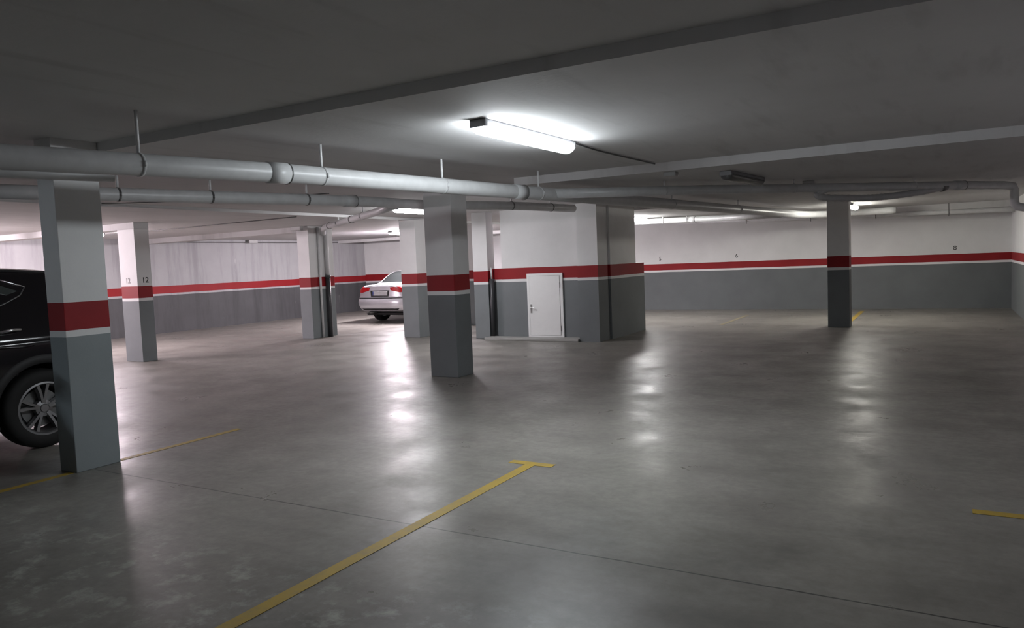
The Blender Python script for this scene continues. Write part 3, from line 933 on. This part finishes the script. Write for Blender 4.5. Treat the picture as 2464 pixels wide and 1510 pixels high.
def build_suv(loc, rz):
    S = 1.05
    root = empty('suv_car', loc, rz)
    tag(root, 'black estate-bodied tall car parked behind the large near pillar', 'car')
    tab = [
        [0.00, 0.42, 0.70, 0.99, 1.44, 0.76, 0.84, 0.825, 0.62],
        [0.12, 0.36, 0.70, 0.995, 1.56, 0.82, 0.89, 0.875, 0.64],
        [0.35, 0.30, 0.70, 1.0, 1.625, 0.86, 0.915, 0.90, 0.655],
        [0.80, 0.26, 0.70, 1.0, 1.665, 0.88, 0.92, 0.907, 0.66],
        [1.50, 0.24, 0.70, 1.0, 1.69, 0.88, 0.92, 0.907, 0.665],
        [2.20, 0.24, 0.70, 1.0, 1.69, 0.88, 0.92, 0.907, 0.665],
        [2.75, 0.24, 0.70, 0.995, 1.655, 0.88, 0.92, 0.905, 0.65],
        [3.10, 0.24, 0.70, 0.99, 1.48, 0.88, 0.92, 0.90, 0.65],
        [3.50, 0.24, 0.70, 0.985, 1.15, 0.88, 0.92, 0.88, 0.68],
        [4.00, 0.26, 0.72, 0.99, 1.08, 0.86, 0.90, 0.83, 0.66],
        [4.35, 0.32, 0.68, 0.92, 0.99, 0.80, 0.86, 0.78, 0.60],
        [4.48, 0.38, 0.64, 0.84, 0.90, 0.72, 0.78, 0.70, 0.52],
    ]
    bm = car_body(tab, suv_deform)
    L = tab[-1][0]
    sk = Skin(bm, L)
    wy = (0.79, 3.46); R = 0.362
    cut_arches(bm, wy, R, 0.44)
    mesh_obj('body', bm, M['suv'], root, True)
    for y in wy:
        for s in (1, -1):
            arch(root, 0.915, y, R, 0.415, 0.505, s, M['trim'], 0.06)
            wheel(root, 0.912, y, R, 0.238, s, 5, True)
    for m in ('left', 'right'):
        sk.patch('quarter_window', m, [(1.32, 1.53), (1.05, 1.517), (0.87, 1.44), (0.97, 1.41), (1.10, 1.45), (1.32, 1.47)], M['glass2'], root, 0.004)  # grey-green colour stands in for the lit wall seen through the glass
        sk.patch('side_window', m, [(1.40, 1.18), (1.95, 1.16), (2.12, 1.16), (2.12, 1.56), (1.75, 1.565), (1.42, 1.54)], M['glass'], root, 0.004)
        sk.patch('side_window', m, [(2.20, 1.16), (2.75, 1.15), (3.16, 1.15), (3.02, 1.32), (2.78, 1.48), (2.50, 1.545), (2.20, 1.56)], M['glass'], root, 0.004)
        sk.strip('chrome_strip', m, [(1.02, 1.555), (0.95, 1.53), (0.88, 1.505), (0.80, 1.475)], 0.009, M['chrome'], root)
        sk.strip('sill_strip', m, [(0.80, 1.47), (0.86, 1.40), (0.98, 1.345), (1.12, 1.29), (1.30, 1.22), (1.6, 1.165), (2.2, 1.14), (3.1, 1.13)], 0.006, M['alloy'], root)
        h = sk.hit(m, 1.05, 1.09)
        sgn = 1 if m == 'right' else -1
        for y0 in (0.93, 2.02):
            bmh = bmesh.new()
            P = []
            for t in range(9):
                yy = y0 + 0.025 * t
                hh = sk.hit(m, yy, 1.095 - 0.0015 * t)
                P.append(hh[0] + hh[1] * (0.008 + 0.030 * math.sin(PI * t / 8)))
            tube(bmh, P, 0.014, 12)
            mesh_obj('door_handle', bmh, M['chrome'], root, True)
        sk.strip('body_crease', m, [(0.86, 0.955), (0.95, 0.945), (1.1, 0.955), (1.3, 0.965), (1.8, 0.975), (2.4, 0.975), (3.0, 0.965)], 0.012, M['suv'], root, 0.0)
        sk.strip('roof_rail', m, [(0.55, 1.60), (0.9, 1.625), (1.6, 1.645), (2.3, 1.645), (2.65, 1.61)], 0.014, M['trim'], root)
        sk.patch('sill_cladding', m, [(1.20, 0.30), (3.05, 0.30), (3.05, 0.42), (1.20, 0.42)], M['trim'], root, 0.01)
    for s in (1, -1):
        mirror_part(root, s, 0.97, 2.98, 1.17, M['suv'])
        sk.patch('tail_light', 'rearcorner', [(s * 0.55, 1.06), (s * 0.80, 1.10), (s * 0.98, 1.08), (s * 1.0, 1.0), (s * 0.8, 0.95), (s * 0.56, 0.98)], M['taillight'], root, 0.008)
        sk.patch('headlight', 'front', [(s * 0.44, 0.80), (s * 0.64, 0.82), (s * 0.70, 0.76), (s * 0.48, 0.70)], M['glass2'], root, 0.008)
    sk.patch('rear_window', 'rear', [(-0.52, 1.14), (0.52, 1.14), (0.46, 1.40), (-0.46, 1.40)], M['glass'], root, 0.006)
    sk.patch('windscreen', 'top', [(-0.52, 2.84), (0.52, 2.84), (0.60, 3.40), (-0.60, 3.40)], M['glass'], root, 0.004)
    sk.patch('grille', 'front', [(-0.36, 0.80), (0.36, 0.80), (0.28, 0.52), (-0.28, 0.52)], M['trim'], root, 0.006)
    sk.patch('number_plate', 'rear', [(-0.26, 0.86), (0.26, 0.86), (0.26, 0.75), (-0.26, 0.75)], M['plate'], root, 0.008)
    bmu = bmesh.new()
    box(bmu, -0.80, 0.80, 0.3, 4.1, 0.22, 0.30, bevel=0.03)
    mesh_obj('underbody', bmu, M['trim'], root)
    root.scale = (S, S, S)
    return root
build_suv((-8.42, 4.77, 0), PI)

# ------------------------------------------------------------------ camera, world, view
W = bpy.data.worlds.new('World'); SC.world = W
W.use_nodes = True
W.node_tree.nodes['Background'].inputs[0].default_value = (0.0, 0.0, 0.0, 1)
W.node_tree.nodes['Background'].inputs[1].default_value = 0.0

f_px, pitch, roll, yaw = 1803.2, math.radians(3.9605), math.radians(-2.3071), math.radians(29.9026)
cy, sy = math.cos(yaw), math.sin(yaw)
fwd = Vector((-sy * math.cos(pitch), cy * math.cos(pitch), -math.sin(pitch)))
right = Vector((cy, sy, 0)); up = right.cross(fwd)
r2 = right * math.cos(roll) + up * math.sin(roll)
u2 = -right * math.sin(roll) + up * math.cos(roll)
cam = bpy.data.cameras.new('camera')
cam.sensor_fit = 'HORIZONTAL'; cam.sensor_width = 36.0
cam.lens = f_px * 36.0 / 2464.0
cam.clip_start = 0.02; cam.clip_end = 200
co = bpy.data.objects.new('camera', cam)
COL.objects.link(co)
m = Matrix((r2, u2, -fwd)).transposed().to_4x4()
m.translation = Vector((0, 0, 1.6))
co.matrix_world = m
SC.camera = co

vs = SC.view_settings
vs.view_transform = 'Standard'; vs.look = 'None'; vs.gamma = 1.0; vs.use_curve_mapping = False
vs.exposure = 0.0
